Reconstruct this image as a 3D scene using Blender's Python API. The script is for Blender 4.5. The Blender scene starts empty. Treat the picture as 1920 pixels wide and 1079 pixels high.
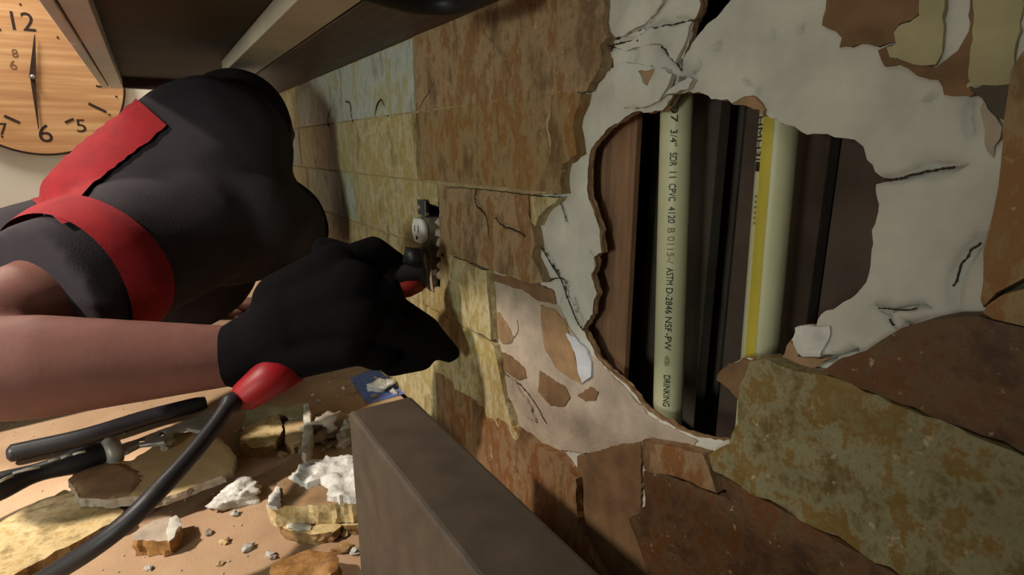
import bpy, bmesh, math, random
import numpy as np
from mathutils import Vector, Matrix, noise
from mathutils.geometry import delaunay_2d_cdt

sc = bpy.context.scene
random.seed(7); RNG = np.random.default_rng(7)

# ------------------------------------------------------------------ camera
F = 1052.0; PITCH = math.radians(13.9); YAW = math.radians(32.3)
CAM = Vector((-0.28, 0.0, 0.0))               # 28 cm off the tiled wall (tile face is x = 0)
fw = Vector((math.sin(YAW)*math.cos(PITCH), math.cos(YAW)*math.cos(PITCH), -math.sin(PITCH)))
rt = Vector((math.cos(YAW), -math.sin(YAW), 0)); up = rt.cross(fw)
cd = bpy.data.cameras.new('camera'); cam = bpy.data.objects.new('camera', cd)
sc.collection.objects.link(cam); sc.camera = cam
cd.sensor_width = 36; cd.lens = F/1920*36; cd.clip_start = 0.01; cd.clip_end = 50
cam.matrix_world = Matrix((( rt.x, up.x, -fw.x, CAM.x), (rt.y, up.y, -fw.y, CAM.y), (rt.z, up.z, -fw.z, CAM.z), (0,0,0,1)))

# ------------------------------------------------------------------ light, exposure
w = bpy.data.worlds.new('world'); sc.world = w; w.use_nodes = True
w.node_tree.nodes['Background'].inputs[0].default_value = (0.5, 0.5, 0.5, 1)
w.node_tree.nodes['Background'].inputs[1].default_value = 0.02
def area(name, loc, target, size, power, col, spread=180):
    l = bpy.data.lights.new(name, 'AREA'); l.shape = 'DISK'; l.size = size; l.energy = power; l.color = col; l.spread = math.radians(spread)
    o = bpy.data.objects.new(name, l); sc.collection.objects.link(o); o.location = loc
    o.rotation_euler = (Vector(target)-Vector(loc)).to_track_quat('-Z', 'Y').to_euler(); return o
area('ceiling_lamp_light', (-1.5, 0.62, 1.05), (-0.42, 0.70, -0.36), 0.10, 4.3, (1.0, 0.88, 0.76), 48)
area('room_fill', (-1.25, 0.0, 1.05), (0.0, 0.3, 0.0), 0.35, 1.7, (0.93, 1.0, 0.92))  # unseen fill added on the camera side for the broken wall
area('under_cabinet_fill', (-1.5, -0.35, 0.0), (0.0, 1.0, 0.02), 0.25, 1.5, (0.94, 1.0, 0.90), 60)  # added fill, source unseen, lifts the far tiles under the cabinet
area('left_fill', (-2.6, 0.55, 0.05), (0.0, 0.8, 0.0), 0.9, 4.5, (0.92, 1.0, 0.92))  # soft fill added from the left to brighten the wall below the cabinet
area('far_wall_fill', (-0.80, 1.72, 1.05), (-0.75, 1.98, 0.0), 0.3, 19, (1.0, 0.93, 0.84))  # added fill that brightens the far wall and clock, no source modelled
sc.view_settings.view_transform = 'Standard'; sc.view_settings.look = 'None'
sc.view_settings.exposure = 0.0; sc.view_settings.gamma = 1.0; sc.view_settings.use_curve_mapping = False

# ------------------------------------------------------------------ helpers
def ray(x, y): return fw + rt*((x-960)/F) - up*((y-539.5)/F)
def S(x, y, d): return CAM + ray(x, y)*d
def onx(x, y, X=0.0): r = ray(x, y); return CAM + r*((X-CAM.x)/r.x)
def onz(x, y, Z): r = ray(x, y); return CAM + r*((Z-CAM.z)/r.z)
def ony(x, y, Y): r = ray(x, y); return CAM + r*((Y-CAM.y)/r.y)
def W(pts, X=0.0):                     # outline seen on the wall -> (y,z)
    return [(onx(a, b, X).y, onx(a, b, X).z) for a, b in pts]
def G(pts, Z):                         # outline seen on a level -> (x,y)
    return [(onz(a, b, Z).x, onz(a, b, Z).y) for a, b in pts]

def lin(c): return tuple(((v/255)/12.92 if v/255 <= .04045 else ((v/255+.055)/1.055)**2.4) for v in c)+(1,)
def mat(name, rgb, rough=0.8, metal=0.0, var=None, scale=40, bump=0.0, bscale=200, spec=0.3, cols=None, stretch=None, detail=6):
    """procedural: base colour mixed by noise with darker/lighter tones of the thing itself"""
    m = bpy.data.materials.new(name); m.use_nodes = True; nt = m.node_tree; b = nt.nodes['Principled BSDF']
    b.inputs['Roughness'].default_value = rough; b.inputs['Metallic'].default_value = metal
    b.inputs['Specular IOR Level'].default_value = spec
    tc = nt.nodes.new('ShaderNodeTexCoord'); vec = tc.outputs['Object']
    if stretch:
        mp = nt.nodes.new('ShaderNodeMapping'); mp.inputs['Scale'].default_value = stretch
        nt.links.new(vec, mp.inputs[0]); vec = mp.outputs[0]
    if cols is None:
        v = var if var is not None else 0.12
        cols = [(0.3, [c*(1-v) for c in rgb]), (0.7, [min(255, c*(1+v)) for c in rgb])]
    n = nt.nodes.new('ShaderNodeTexNoise'); n.inputs['Scale'].default_value = scale; n.inputs['Detail'].default_value = detail
    n.inputs['Roughness'].default_value = 0.56; nt.links.new(vec, n.inputs['Vector'])
    r = nt.nodes.new('ShaderNodeValToRGB'); e = r.color_ramp.elements
    e[0].position = cols[0][0]; e[0].color = lin(cols[0][1]); e[1].position = cols[-1][0]; e[1].color = lin(cols[-1][1])
    for p, c in cols[1:-1]:
        k = e.new(p); k.color = lin(c)
    nt.links.new(n.outputs['Fac'], r.inputs[0]); nt.links.new(r.outputs[0], b.inputs['Base Color'])
    if bump:
        n2 = nt.nodes.new('ShaderNodeTexNoise'); n2.inputs['Scale'].default_value = bscale; n2.inputs['Detail'].default_value = 8
        nt.links.new(vec, n2.inputs['Vector']); bp = nt.nodes.new('ShaderNodeBump'); bp.inputs['Strength'].default_value = 0.6
        bp.inputs['Distance'].default_value = bump; nt.links.new(n2.outputs['Fac'], bp.inputs['Height']); nt.links.new(bp.outputs[0], b.inputs['Normal'])
    return m

def obj(name, me, mats, parent=None, smooth=False):
    if isinstance(me, bmesh.types.BMesh):
        bmesh.ops.recalc_face_normals(me, faces=me.faces)
        m = bpy.data.meshes.new(name); me.to_mesh(m); me.free(); me = m
    for q in (mats if isinstance(mats, (list, tuple)) else [mats]): me.materials.append(q)
    if smooth: me.polygons.foreach_set('use_smooth', [True]*len(me.polygons))
    o = bpy.data.objects.new(name, me); sc.collection.objects.link(o)
    if parent: o.parent = parent; o.matrix_parent_inverse = Matrix.Translation(-parent.location)
    return o
def thing(name, label, cat, loc=(0,0,0), group=None):
    o = bpy.data.objects.new(name, None); sc.collection.objects.link(o); o.location = loc; o.empty_display_size = .02
    return tag(o, label, cat, group)
def tag(o, label, cat, group=None):
    o['label'] = label; o['category'] = cat
    if group: o['group'] = group
    return o
def struct(o, label=None):
    o['kind'] = 'structure'
    if label: o['label'] = label
    return o

def box(bm, lo, hi, bev=0.0, mi=0):
    vs = [bm.verts.new((x, y, z)) for x in (lo[0], hi[0]) for y in (lo[1], hi[1]) for z in (lo[2], hi[2])]
    fs = [bm.faces.new([vs[i] for i in q]) for q in ((0,1,3,2),(4,6,7,5),(0,4,5,1),(2,3,7,6),(0,2,6,4),(1,5,7,3))]
    for f in fs: f.material_index = mi
    if bev:
        es = {e for f in fs for e in f.edges}
        bmesh.ops.bevel(bm, geom=list(es), offset=bev, segments=3, profile=.5, affect='EDGES')
    return bm
def boxo(name, lo, hi, m, parent=None, bev=0.0): return obj(name, box(bmesh.new(), lo, hi, bev), m, parent)

def tube(bm, pts, rads, seg=16, cap=True, smooth=True, flat=None, mi=0):
    """lofted round tube through points"""
    pts = [Vector(p) for p in pts]
    if not isinstance(rads, (list, tuple)): rads = [rads]*len(pts)
    rings = []; prev = None
    for i, p in enumerate(pts):
        t = (pts[min(i+1, len(pts)-1)]-pts[max(i-1, 0)]).normalized()
        if prev is None:
            a = Vector((0,0,1)) if abs(t.z) < .9 else Vector((1,0,0)); u = t.cross(a).normalized()
        else: u = (prev - t*prev.dot(t)).normalized()
        prev = u; v = t.cross(u)
        rings.append([bm.verts.new(p + (u*math.cos(k*2*math.pi/seg) + v*math.sin(k*2*math.pi/seg)*(flat or 1))*rads[i]) for k in range(seg)])
    for a, b in zip(rings, rings[1:]):
        for k in range(seg):
            f = bm.faces.new((a[k], a[(k+1)%seg], b[(k+1)%seg], b[k])); f.smooth = smooth; f.material_index = mi
    if cap:
        for rg in (rings[0], rings[-1]): bm.faces.new(rg).material_index = mi
    return bm
def curve(pts, n=8):
    """Catmull-Rom"""
    P = [Vector(p) for p in pts]; P = [2*P[0]-P[1]] + P + [2*P[-1]-P[-2]]; out = []
    for i in range(1, len(P)-2):
        for k in range(n):
            t = k/n; a, b, c, d = P[i-1:i+3]
            out.append(0.5*((2*b)+(-a+c)*t+(2*a-5*b+4*c-d)*t*t+(-a+3*b-3*c+d)*t**3))
    return out+[P[-2]]

def inside(P, poly):
    P = np.asarray(P); q = np.asarray(poly); x, y = P[:,0], P[:,1]; r = np.zeros(len(P), bool)
    x1, y1 = q[:,0], q[:,1]; x2, y2 = np.roll(x1, 1), np.roll(y1, 1)
    for a, b, c, d in zip(x1, y1, x2, y2):
        k = ((b > y) != (d > y)); xi = np.where(k, (c-a)*(y-b)/((d-b) if d != b else 1e-12)+a, 0); r ^= k & (x < xi)
    return r
def segdist(P, a, b):
    a = np.array(a); b = np.array(b); d = b-a; t = np.clip(((P-a)@d)/max(d@d, 1e-12), 0, 1)[:,None]
    return np.linalg.norm(P-(a+t*d), axis=1)
def rough(poly, step, amp, closed=True):
    """broken edge: subdivide and jitter across"""
    out = []; n = len(poly)
    for i in range(n if closed else n-1):
        a = np.array(poly[i]); b = np.array(poly[(i+1)%n]); L = np.linalg.norm(b-a); k = max(1, int(L/step)); nrm = np.array([-(b-a)[1], (b-a)[0]])/max(L, 1e-9)
        for j in range(k):
            p = a+(b-a)*j/k
            if j: p = p+nrm*(RNG.uniform(-1, 1)*amp)
            out.append(tuple(p))
    if not closed: out.append(tuple(poly[-1]))
    return out
def slab(bm, poly, f3, h=0.0, back=-0.01, sp=0.004, amp=0.0, nscale=60, holes=(), cracks=(), step=0.004, jit=0.0008, mi=0, edge=0.0, side=None, tilt=None, mid=.0007):
    """solid piece: traced outline, relief surface, cracks as real grooves.  f3(u,v,h)->3D, h towards the viewer"""
    outl = rough(poly, step, jit); hl = [rough(p, step, jit) for p in holes]
    allp = []; edges = []
    for L in [outl]+hl:
        s = len(allp); allp += L; edges += [(s+i, s+(i+1)%len(L)) for i in range(len(L))]
    a = np.array(outl); mn, mx = a.min(0), a.max(0)
    gx, gy = np.meshgrid(np.arange(mn[0], mx[0], sp), np.arange(mn[1], mx[1], sp)); g = np.c_[gx.ravel(), gy.ravel()]; g += RNG.uniform(-.3, .3, g.shape)*sp
    k = inside(g, outl)
    for L in hl: k &= ~inside(g, L)
    bd = np.full(len(g), 9.0)
    for L in [outl]+hl:
        for i in range(len(L)): bd = np.minimum(bd, segdist(g, L[i], L[(i+1)%len(L)]))
    k &= bd > sp*.4
    depth = {}
    for cr in cracks:
        pts, wdt, dep = cr; c = rough(pts, .005, .0012, closed=False); d = np.full(len(g), 9.0)
        for i in range(len(c)-1): d = np.minimum(d, segdist(g, c[i], c[i+1]))
        k &= d > wdt*1.6
        for i, p in enumerate(c):
            q = np.array(c[min(i+1, len(c)-1)])-np.array(c[max(i-1, 0)]); q = q/max(np.linalg.norm(q), 1e-9); nn = np.array([-q[1], q[0]])
            ww = wdt*(.3+.7*math.sin(math.pi*(i+.6)/(len(c)+.2)))*RNG.uniform(.6, 1.3)
            cand = [p, tuple(np.array(p)+nn*ww), tuple(np.array(p)-nn*ww)]
            if inside([p], outl)[0]:
                depth[len(allp)] = dep; allp.append(p)
                for cc in cand[1:]:
                    if inside([cc], outl)[0]: allp.append(cc)
    allp += [tuple(p) for p in g[k]]
    V, E, T, ov, _, _ = delaunay_2d_cdt([Vector(p) for p in allp], edges, [], 0, 1e-6)
    va = np.array([tuple(v) for v in V]); tri = np.array(T); ce = va[tri].mean(1); ok = inside(ce, outl)
    for L in hl: ok &= ~inside(ce, L)
    tri = tri[ok]; dp = [0]*len(V)
    for i, o in enumerate(ov):
        for q in o:
            if q in depth: dp[i] = depth[q]
    eset = {}
    for t in tri:
        for x, y in ((t[0],t[1]),(t[1],t[2]),(t[2],t[0])): eset[(x,y)] = eset.get((x,y), 0)+1
    bnd = [(x,y) for (x,y) in eset if (y,x) not in eset]; bv = {x for e in bnd for x in e}
    top = {}
    for i in {int(x) for t in tri for x in t}:
        u, v = V[i]
        hh = h + (noise.fractal((u*nscale, v*nscale, h*50+mi), 0.8, 2.1, 4)*amp if amp else 0) - dp[i] - (edge*RNG.uniform(.4, 1.2) if i in bv else 0)
        if tilt: hh += tilt(u, v)
        top[i] = bm.verts.new(f3(u, v, hh))
    for t in tri:
        f = bm.faces.new([top[int(i)] for i in t]); f.material_index = mi; f.smooth = True
    prev_ = top; sharp = True
    for q in (.33, .66, 1.0):
        nx = {}
        for i in bv:
            i = int(i); u, v = V[i]; k_ = 0 if q == 1.0 and False else mid; tp = top[i].co
            lowp = Vector(f3(u+RNG.uniform(-1, 1)*k_, v+RNG.uniform(-1, 1)*k_, back + (tilt(u, v) if tilt else 0)))
            nx[i] = bm.verts.new(tp.lerp(lowp, q) if q == 1.0 else tp.lerp(lowp, q) + noise.noise_vector(tp*160+Vector((q*9,0,0)))*k_*1.6)
        for x, y in bnd:
            x, y = int(x), int(y)
            f = bm.faces.new((prev_[y], prev_[x], nx[x], nx[y])); f.material_index = side if side is not None else mi
            if sharp: bm.edges.get((top[x], top[y])).smooth = False
        prev_ = nx; sharp = False
    for t in tri:
        if all(int(i) in bv for i in t): pass
    return bm
fx = lambda u, v, h: Vector((-h, u, v))        # on the wall: h sticks out into the room
fz = lambda u, v, h: Vector((u, v, h))         # lying on the counter

def lump(bm, c, r, seed=0, sub=3, k=0.35, sc_=(1,1,1), mi=0):
    n0 = len(bm.verts); res = bmesh.ops.create_icosphere(bm, subdivisions=sub, radius=1.0)
    for v in res['verts']:
        d = v.co.copy(); q = 1+k*noise.fractal(d*1.3+Vector((seed, seed*2, 0)), .9, 2.0, 4)
        v.co = Vector((d.x*sc_[0], d.y*sc_[1], d.z*sc_[2]))*r*q+Vector(c)
    for f in bm.faces: 
        if all(v in res['verts'] for v in ()): pass
    return bm
def blob(name, prims, m, parent=None, voxel=0.006, smooth=6, extra=None):
    """one continuous surface from tapered capsules / ellipsoids"""
    bm = bmesh.new()
    for p in prims:
        if p[0] == 'c':
            _, a, ra, b, rb = p; a = Vector(a); b = Vector(b)
            tube(bm, [a.lerp(b, t) for t in (0, .25, .5, .75, 1)], [ra+(rb-ra)*t for t in (0, .25, .5, .75, 1)], 20)
            for q, r in ((a, ra), (b, rb)):
                bmesh.ops.create_icosphere(bm, subdivisions=3, radius=r, matrix=Matrix.Translation(q))
        elif p[0] == 't':      # flat ended cone
            _, a, ra, b, rb = p; a = Vector(a); b = Vector(b)
            tube(bm, [a.lerp(b, t) for t in (0, .25, .5, .75, 1)], [ra+(rb-ra)*t for t in (0, .25, .5, .75, 1)], 28)
        elif p[0] == 'e':
            _, c, r3, rot = p
            bmesh.ops.create_icosphere(bm, subdivisions=4, radius=1.0, matrix=Matrix.Translation(Vector(c)) @ rot.to_4x4() @ Matrix.Diagonal((*r3, 1)))
    if extra: extra(bm)
    bmesh.ops.recalc_face_normals(bm, faces=bm.faces)
    me = bpy.data.meshes.new('tmp'); bm.to_mesh(me); bm.free(); o = bpy.data.objects.new('tmp', me); sc.collection.objects.link(o)
    r = o.modifiers.new('r', 'REMESH'); r.mode = 'VOXEL'; r.voxel_size = voxel
    s = o.modifiers.new('s', 'SMOOTH'); s.iterations = smooth; s.factor = 0.5
    bpy.context.view_layer.update(); dg = bpy.context.evaluated_depsgraph_get()
    me2 = bpy.data.meshes.new_from_object(o.evaluated_get(dg)); bpy.data.objects.remove(o); me2.materials.clear()
    return obj(name, me2, m, parent, smooth=True)

# ------------------------------------------------------------------ materials
def stone(name, cols, scale=22, stretch=(1, 1, .5)):
    m = mat(name, (0,0,0), rough=.62, cols=cols, scale=scale, stretch=stretch, bump=.0013, bscale=150, spec=.35, detail=12)
    nt = m.node_tree; b = nt.nodes['Principled BSDF']; next(n for n in nt.nodes if n.type == 'TEX_NOISE').inputs['Roughness'].default_value = .70     # pale mineral flecks and dust grains
    tc = nt.nodes.new('ShaderNodeTexCoord'); n = nt.nodes.new('ShaderNodeTexNoise'); n.inputs['Scale'].default_value = 190; n.inputs['Detail'].default_value = 3
    nt.links.new(tc.outputs['Object'], n.inputs['Vector'])
    r = nt.nodes.new('ShaderNodeValToRGB'); r.color_ramp.elements[0].position = .66; r.color_ramp.elements[1].position = .76; r.color_ramp.elements[1].color = (.45, .45, .45, 1)
    nt.links.new(n.outputs['Fac'], r.inputs[0]); mx = nt.nodes.new('ShaderNodeMix'); mx.data_type = 'RGBA'
    src = b.inputs['Base Color'].links[0].from_socket
    nt.links.new(r.outputs[0], mx.inputs['Factor']); nt.links.new(src, mx.inputs['A']); mx.inputs['B'].default_value = lin((205, 190, 150))
    nt.links.new(mx.outputs['Result'], b.inputs['Base Color']); return m
ST_Y = stone('stone_yellow', [(.3, (96, 82, 50)), (.42, (146, 130, 88)), (.48, (178, 166, 130)), (.54, (150, 130, 74)), (.6, (168, 156, 116)), (.7, (192, 184, 158))])
ST_O = stone('stone_orange', [(.3, (72, 54, 34)), (.42, (112, 88, 54)), (.5, (142, 120, 84)), (.56, (128, 88, 42)), (.63, (130, 108, 72)), (.72, (160, 142, 108))])
ST_B = stone('stone_brown', [(.3, (74, 56, 40)), (.42, (118, 94, 66)), (.5, (150, 128, 96)), (.56, (124, 88, 50)), (.64, (138, 116, 84)), (.75, (162, 144, 116))])
ST_G = stone('stone_greygreen', [(.3, (98, 96, 76)), (.42, (144, 144, 124)), (.5, (166, 170, 162)), (.57, (150, 142, 96)), (.64, (160, 162, 150)), (.72, (182, 186, 182))])
ST_R = stone('stone_rust', [(.3, (70, 48, 32)), (.42, (108, 78, 50)), (.49, (134, 110, 80)), (.56, (116, 72, 34)), (.64, (118, 92, 66)), (.72, (168, 148, 112))])
DB_Y = stone('debris_yellow', [(.3, (120, 102, 66)), (.42, (168, 146, 100)), (.5, (196, 176, 132)), (.6, (170, 142, 88)), (.7, (206, 192, 158))], 60, (1,1,1))
DB_B = stone('debris_brown', [(.3, (84, 62, 40)), (.5, (136, 106, 66)), (.7, (168, 140, 96))], 60, (1,1,1))
DB_O = stone('debris_orange', [(.3, (84, 56, 30)), (.5, (140, 100, 52)), (.7, (170, 130, 78))], 60, (1,1,1))
ST_D = stone('stone_dull_olive', [(.3, (60, 48, 26)), (.41, (100, 84, 46)), (.49, (126, 120, 90)), (.55, (112, 86, 36)), (.63, (116, 104, 66)), (.74, (140, 138, 116))], 34, (1,1,.8))
ST_E = stone('stone_dull_rust', [(.3, (52, 36, 26)), (.43, (80, 56, 36)), (.5, (92, 70, 46)), (.56, (92, 56, 24)), (.65, (84, 66, 48)), (.76, (130, 112, 84))], 34, (1,1,1))
STONES = [ST_Y, ST_O, ST_B, ST_G, ST_R, ST_D, ST_E]
M_GROUT = mat('grout', (150, 132, 98), .95, bump=.001)
M_PL = mat('gypsum_plaster', (186, 183, 172), .95, var=.07, scale=30, bump=.0011, bscale=260)
M_PLW = mat('gypsum_crumbled', (200, 198, 192), .95, var=.1, scale=60, bump=.0025, bscale=240)
M_PLB = mat('plaster_blue_white', (188, 190, 196), .9, var=.05, scale=60, bump=.001)
M_PLD = mat('plaster_dusty', (162, 148, 132), .95, var=.12, scale=34, bump=.0012, bscale=240)
M_TAN = mat('torn_paper_tan', (140, 112, 82), .9, var=.13, scale=45, bump=.0006)
M_TAND = mat('paper_and_shade_brown', (112, 86, 60), .9, var=.16, scale=45, bump=.0006)
M_CREAM = mat('adhesive_cream', (156, 148, 114), .9, var=.1, scale=30, bump=.0012)
M_STUD = mat('stud_wood', (112, 82, 60), .85, cols=[(.3, (116, 86, 64)), (.7, (150, 114, 86))], scale=25, stretch=(6, 6, .5), bump=.0006)
M_BOARD = mat('back_board', (80, 67, 57), .95, var=.14, scale=20, bump=.0006)
M_BOARD2 = mat('back_board_dark', (84, 76, 66), .95, var=.14, scale=20)
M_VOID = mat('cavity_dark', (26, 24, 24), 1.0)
M_PIPE = mat('cpvc_cream', (192, 192, 156), .42, var=.05, scale=12, spec=.4)
M_YEL = mat('pipe_yellow', (176, 162, 56), .5, var=.06, scale=14)
M_INK = mat('ink', (38, 38, 24), .7); M_INKY = mat('ink_faded', (130, 122, 52), .7)
M_COUNTER = mat('dust_covered_board', (172, 142, 112), .9, cols=[(.3, (150, 120, 94)), (.55, (174, 144, 114)), (.75, (188, 160, 130))], scale=9, bump=.0006, bscale=300)
M_PAPER = mat('drywall_paper', (186, 160, 118), .9, var=.07, scale=18, bump=.0004)
M_BOX = mat('dusty_grey', (98, 86, 74), .6, cols=[(.3, (66, 57, 49)), (.7, (84, 73, 62))], scale=35, bump=.0003, bscale=500)
M_BLUE = mat('blue_tape', (98, 118, 180), .7, var=.06)
M_WALL = mat('wall_paint', (226, 218, 204), .9, var=.02, scale=5, bump=.0004, bscale=120)
M_CABL = mat('cabinet_light', (205, 198, 180), .5, var=.05, scale=8)
M_CABD = mat('cabinet_dark_wood', (70, 56, 46), .55, cols=[(.3, (58, 46, 38)), (.7, (88, 70, 56))], scale=14, stretch=(8, .6, 8))
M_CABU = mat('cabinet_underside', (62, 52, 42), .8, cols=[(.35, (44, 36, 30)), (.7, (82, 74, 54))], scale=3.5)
M_CABR = mat('cabinet_rail', (182, 172, 150), .5, var=.08, scale=8)
M_BLACK = mat('black_plastic', (20, 20, 22), .5, var=.1)
M_RUB = mat('black_rubber', (34, 33, 36), .45, var=.1, bump=.0002)
M_STEEL = mat('steel', (150, 146, 138), .45, .35, var=.12, scale=60)
M_RED = mat('red_plastic', (128, 16, 24), .45, var=.08)
M_GLOVE = mat('glove_black', (9, 8, 9), 1.0, spec=.08, var=.15, bump=.0005, bscale=400)
M_SHIRT = mat('shirt_black', (42, 37, 42), .95, var=.12, scale=15, bump=.0008, bscale=500)
M_REDC = mat('shirt_red', (128, 20, 27), .9, var=.08, bump=.0004, bscale=500)
M_SKIN = mat('skin', (106, 70, 62), .6, var=.07, scale=20, bump=.0003)
M_HAIR = mat('hair_dark', (26, 21, 20), .9, var=.3, bump=.002, bscale=300)
M_JEAN = mat('jeans', (40, 46, 62), .9, var=.15, bump=.0005)
M_WHITEP = mat('white_plastic', (222, 220, 214), .35, var=.02)
M_GALV = mat('galvanised', (130, 130, 126), .4, .8, var=.1)
M_FLOOR = mat('floor_brown', (120, 96, 76), .6, var=.15, scale=5)
M_BAMBOO = mat('clock_wood', (176, 130, 88), .6, cols=[(.3, (178, 128, 86)), (.5, (204, 154, 106)), (.7, (226, 182, 134))], scale=9, stretch=(.35, 1, 6), bump=.0003)
M_DARKW = mat('clock_print', (52, 36, 28), .7)

# ------------------------------------------------------------------ room shell
FL = -1.27; CE = 1.23; CT = -0.36; CB = 0.127
struct(boxo('floor', (-3.1, -2.1, FL-.1), (.3, 2.12, FL), M_FLOOR))
struct(boxo('ceiling', (-3.1, -2.1, CE), (.3, 2.12, CE+.1), M_WALL))
struct(boxo('wall_left', (-3.1, -2.0, FL), (-3.0, 2.0, CE), M_WALL))
struct(boxo('wall_near', (-3.1, -2.1, FL), (.3, -2.0, CE), M_WALL))
struct(boxo('wall_far', (-3.1, 2.0, FL), (.3, 2.12, CE), M_WALL))

# wall with the tiled backsplash and the hole
wall = bpy.data.objects.new('wall_right', None); sc.collection.objects.link(wall); struct(wall)
wall['label'] = 'backsplash wall of yellow brown stone tiles with a hole broken through to the pipes'
PX = .010                                            # plaster face lies 10 mm behind the tile face
hole = [(1178,216),(1200,208),(1215,211),(1242,208),(1252,198),(1264,176),(1290,171),(1318,176),(1332,186),(1362,186),(1372,196),(1400,195),(1428,205),(1437,216),(1465,230),(1490,237),(1502,247),(1514,253),(1550,251),(1582,259),(1602,262),(1618,275),(1625,300),(1640,322),(1658,338),(1643,346),(1644,370),(1646,398),(1640,420),(1634,432),
 (1634,470),(1632,500),(1624,530),(1606,552),(1572,574),(1540,590),(1530,612),(1496,612),(1482,637),(1470,662),(1462,678),(1430,674),(1396,672),(1365,684),(1350,696),(1345,712),(1362,724),(1378,742),(1388,768),(1386,790),(1372,828),(1340,826),(1300,817),(1262,800),(1222,776),(1200,760),(1193,746),(1172,722),(1150,703),(1118,672),(1106,642),(1092,620),
 (1098,606),(1110,590),(1112,570),(1118,550),(1112,530),(1108,515),(1115,500),(1113,482),(1128,474),(1125,450),(1122,425),(1112,395),(1103,375),(1100,350),(1102,300),(1106,280),(1116,266),(1140,240),(1165,226)]
slit = [(1320,-60),(1385,-40),(1370,0),(1350,25),(1325,45),(1308,65),(1292,92),(1281,112),(1284,98),(1291,84),(1298,50),(1311,20)]
cr = lambda pts, wd=.0008, dp=.004: (W(pts, PX), wd*1.45, dp*2.6)
cracks = [cr([(1250,0),(1215,45),(1180,52),(1160,70),(1135,75)], .0016, .004), cr([(1300,38),(1260,45),(1225,52),(1200,62)], .0014),
 cr([(1130,75),(1145,90),(1160,82),(1195,75)], .0022, .005), cr([(1240,85),(1262,110),(1275,125),(1290,140),(1270,150),(1260,165),(1250,185),(1235,205)], .0024, .006),
 cr([(1125,100),(1140,115),(1148,135),(1155,170)], .0018), cr([(1190,95),(1185,110),(1178,128)], .0022),
 cr([(1170,170),(1200,162),(1225,178)], .0012), cr([(1160,150),(1180,140),(1210,132)], .001),
 cr([(1658,338),(1690,335),(1720,325),(1760,318),(1800,312)], .0018, .005), cr([(1840,452),(1820,470),(1800,505),(1785,540),(1790,570),(1800,600)], .0026, .005),
 cr([(1645,578),(1680,580),(1725,577)], .0009), cr([(1668,600),(1675,612)], .0014), cr([(1705,608),(1718,620)], .0012), cr([(1535,670),(1570,668),(1595,660)], .0012), cr([(1497,650),(1496,628),(1503,612)], .0012),
 cr([(1000,440),(1020,470),(1040,510),(1055,530),(1065,560),(1080,600),(1095,620)], .0024, .006),
 cr([(1047,372),(1055,395),(1062,420)], .0012), cr([(1008,440),(1030,480),(1050,515),(1052,560)], .0016, .005), cr([(1030,525),(1050,520),(1062,530),(1060,570)], .0012),
 cr([(1105,475),(1112,490),(1108,510)], .0018), cr([(1075,560),(1085,590),(1092,612)], .0012),
 cr([(915,560),(925,590),(940,602)], .0012), cr([(968,600),(970,625),(955,640)], .001), cr([(935,700),(960,720),(990,745),(1020,790),(1040,830)], .0035, .006),
 cr([(1500,52),(1498,60)], .0008), cr([(1450,60),(1448,70)], .0008), cr([(1740,186),(1750,180)], .001), cr([(1818,200),(1812,225),(1820,245)], .0016), cr([(1310,118),(1300,140)], .0012),
 cr([(1340,90),(1350,84)], .0008), cr([(1395,150),(1400,160),(1420,175)], .0008)]
bm = bmesh.new()
slab(bm, [(-.06, CT-.02), (.80, CT-.02), (.80, .17), (-.06, .17)], fx, h=-PX, back=-.0165, sp=.0040, amp=.0009, nscale=38, holes=[W(hole, PX), W(slit, PX), [(.6235, -.168), (.664, -.168), (.664, -.064), (.6235, -.064)]], cracks=cracks, step=.003, jit=.0008, edge=.0005, side=1)
struct(obj('plasterboard', bm, [M_PL, M_TAN], wall))
bm = bmesh.new()
for lo, hi in (((PX, -2.0, FL), (.06, 2.0, CT-.02)), ((PX, -2.0, .17), (.06, 2.0, CE)), ((PX, .80, CT-.02), (.06, 2.0, .17)), ((PX, -2.0, CT-.02), (.06, -.06, .17))): box(bm, lo, hi)
struct(obj('painted_wall', bm, M_WALL, wall))

# patches of torn paper / adhesive left on the plaster, and one of painted shade
def patch(name, pts, m, h=-PX+.0016, sp=.005, amp=.0006, jit=.0007, **k):
    bm = bmesh.new(); slab(bm, W(pts, PX), fx, h=h, back=-PX-.002, sp=sp, amp=amp, step=.003, jit=jit, **k)
    return struct(obj(name, bm, m, wall))
def paper(pts, m, h=0, **k):            # a thin layer nearly flush
    a = dict(amp=.0003, sp=.006); a.update({q: v for q, v in k.items() if q != 'sp'}); return patch('paper_or_shade_patch', pts, m, h=-PX+.0019, **a)
paper([(1553,-30),(1552,20),(1545,48),(1572,60),(1583,72),(1578,90),(1630,83),(1650,88),(1668,82),(1690,80),(1680,60),(1690,45),(1715,38),(1728,25),(1730,-30)], M_TAND)
paper([(1650,95),(1672,85),(1690,110),(1720,122),(1758,128),(1778,112),(1800,95),(1820,60),(1822,-30),(1845,-30),(1838,60),(1830,110),(1822,165),(1835,170),(1825,180),(1775,178),(1762,150),(1720,140),(1690,122),(1662,125)], M_TAND, h=-PX+.0022)
patch('adhesive_ridge', [(1732,-30),(1728,30),(1712,42),(1690,50),(1682,62),(1685,85),(1668,90),(1672,108),(1700,115),(1735,124),(1760,122),(1772,100),(1775,50),(1780,-30)], M_CREAM, h=-PX+.0035, amp=.001, edge=.001)
patch('adhesive_ridge', [(1830,-30),(1828,60),(1822,120),(1815,165),(1850,160),(1895,158),(1905,120),(1915,60),(1925,-30)], M_CREAM, h=-PX+.003, amp=.001, edge=.001)
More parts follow.
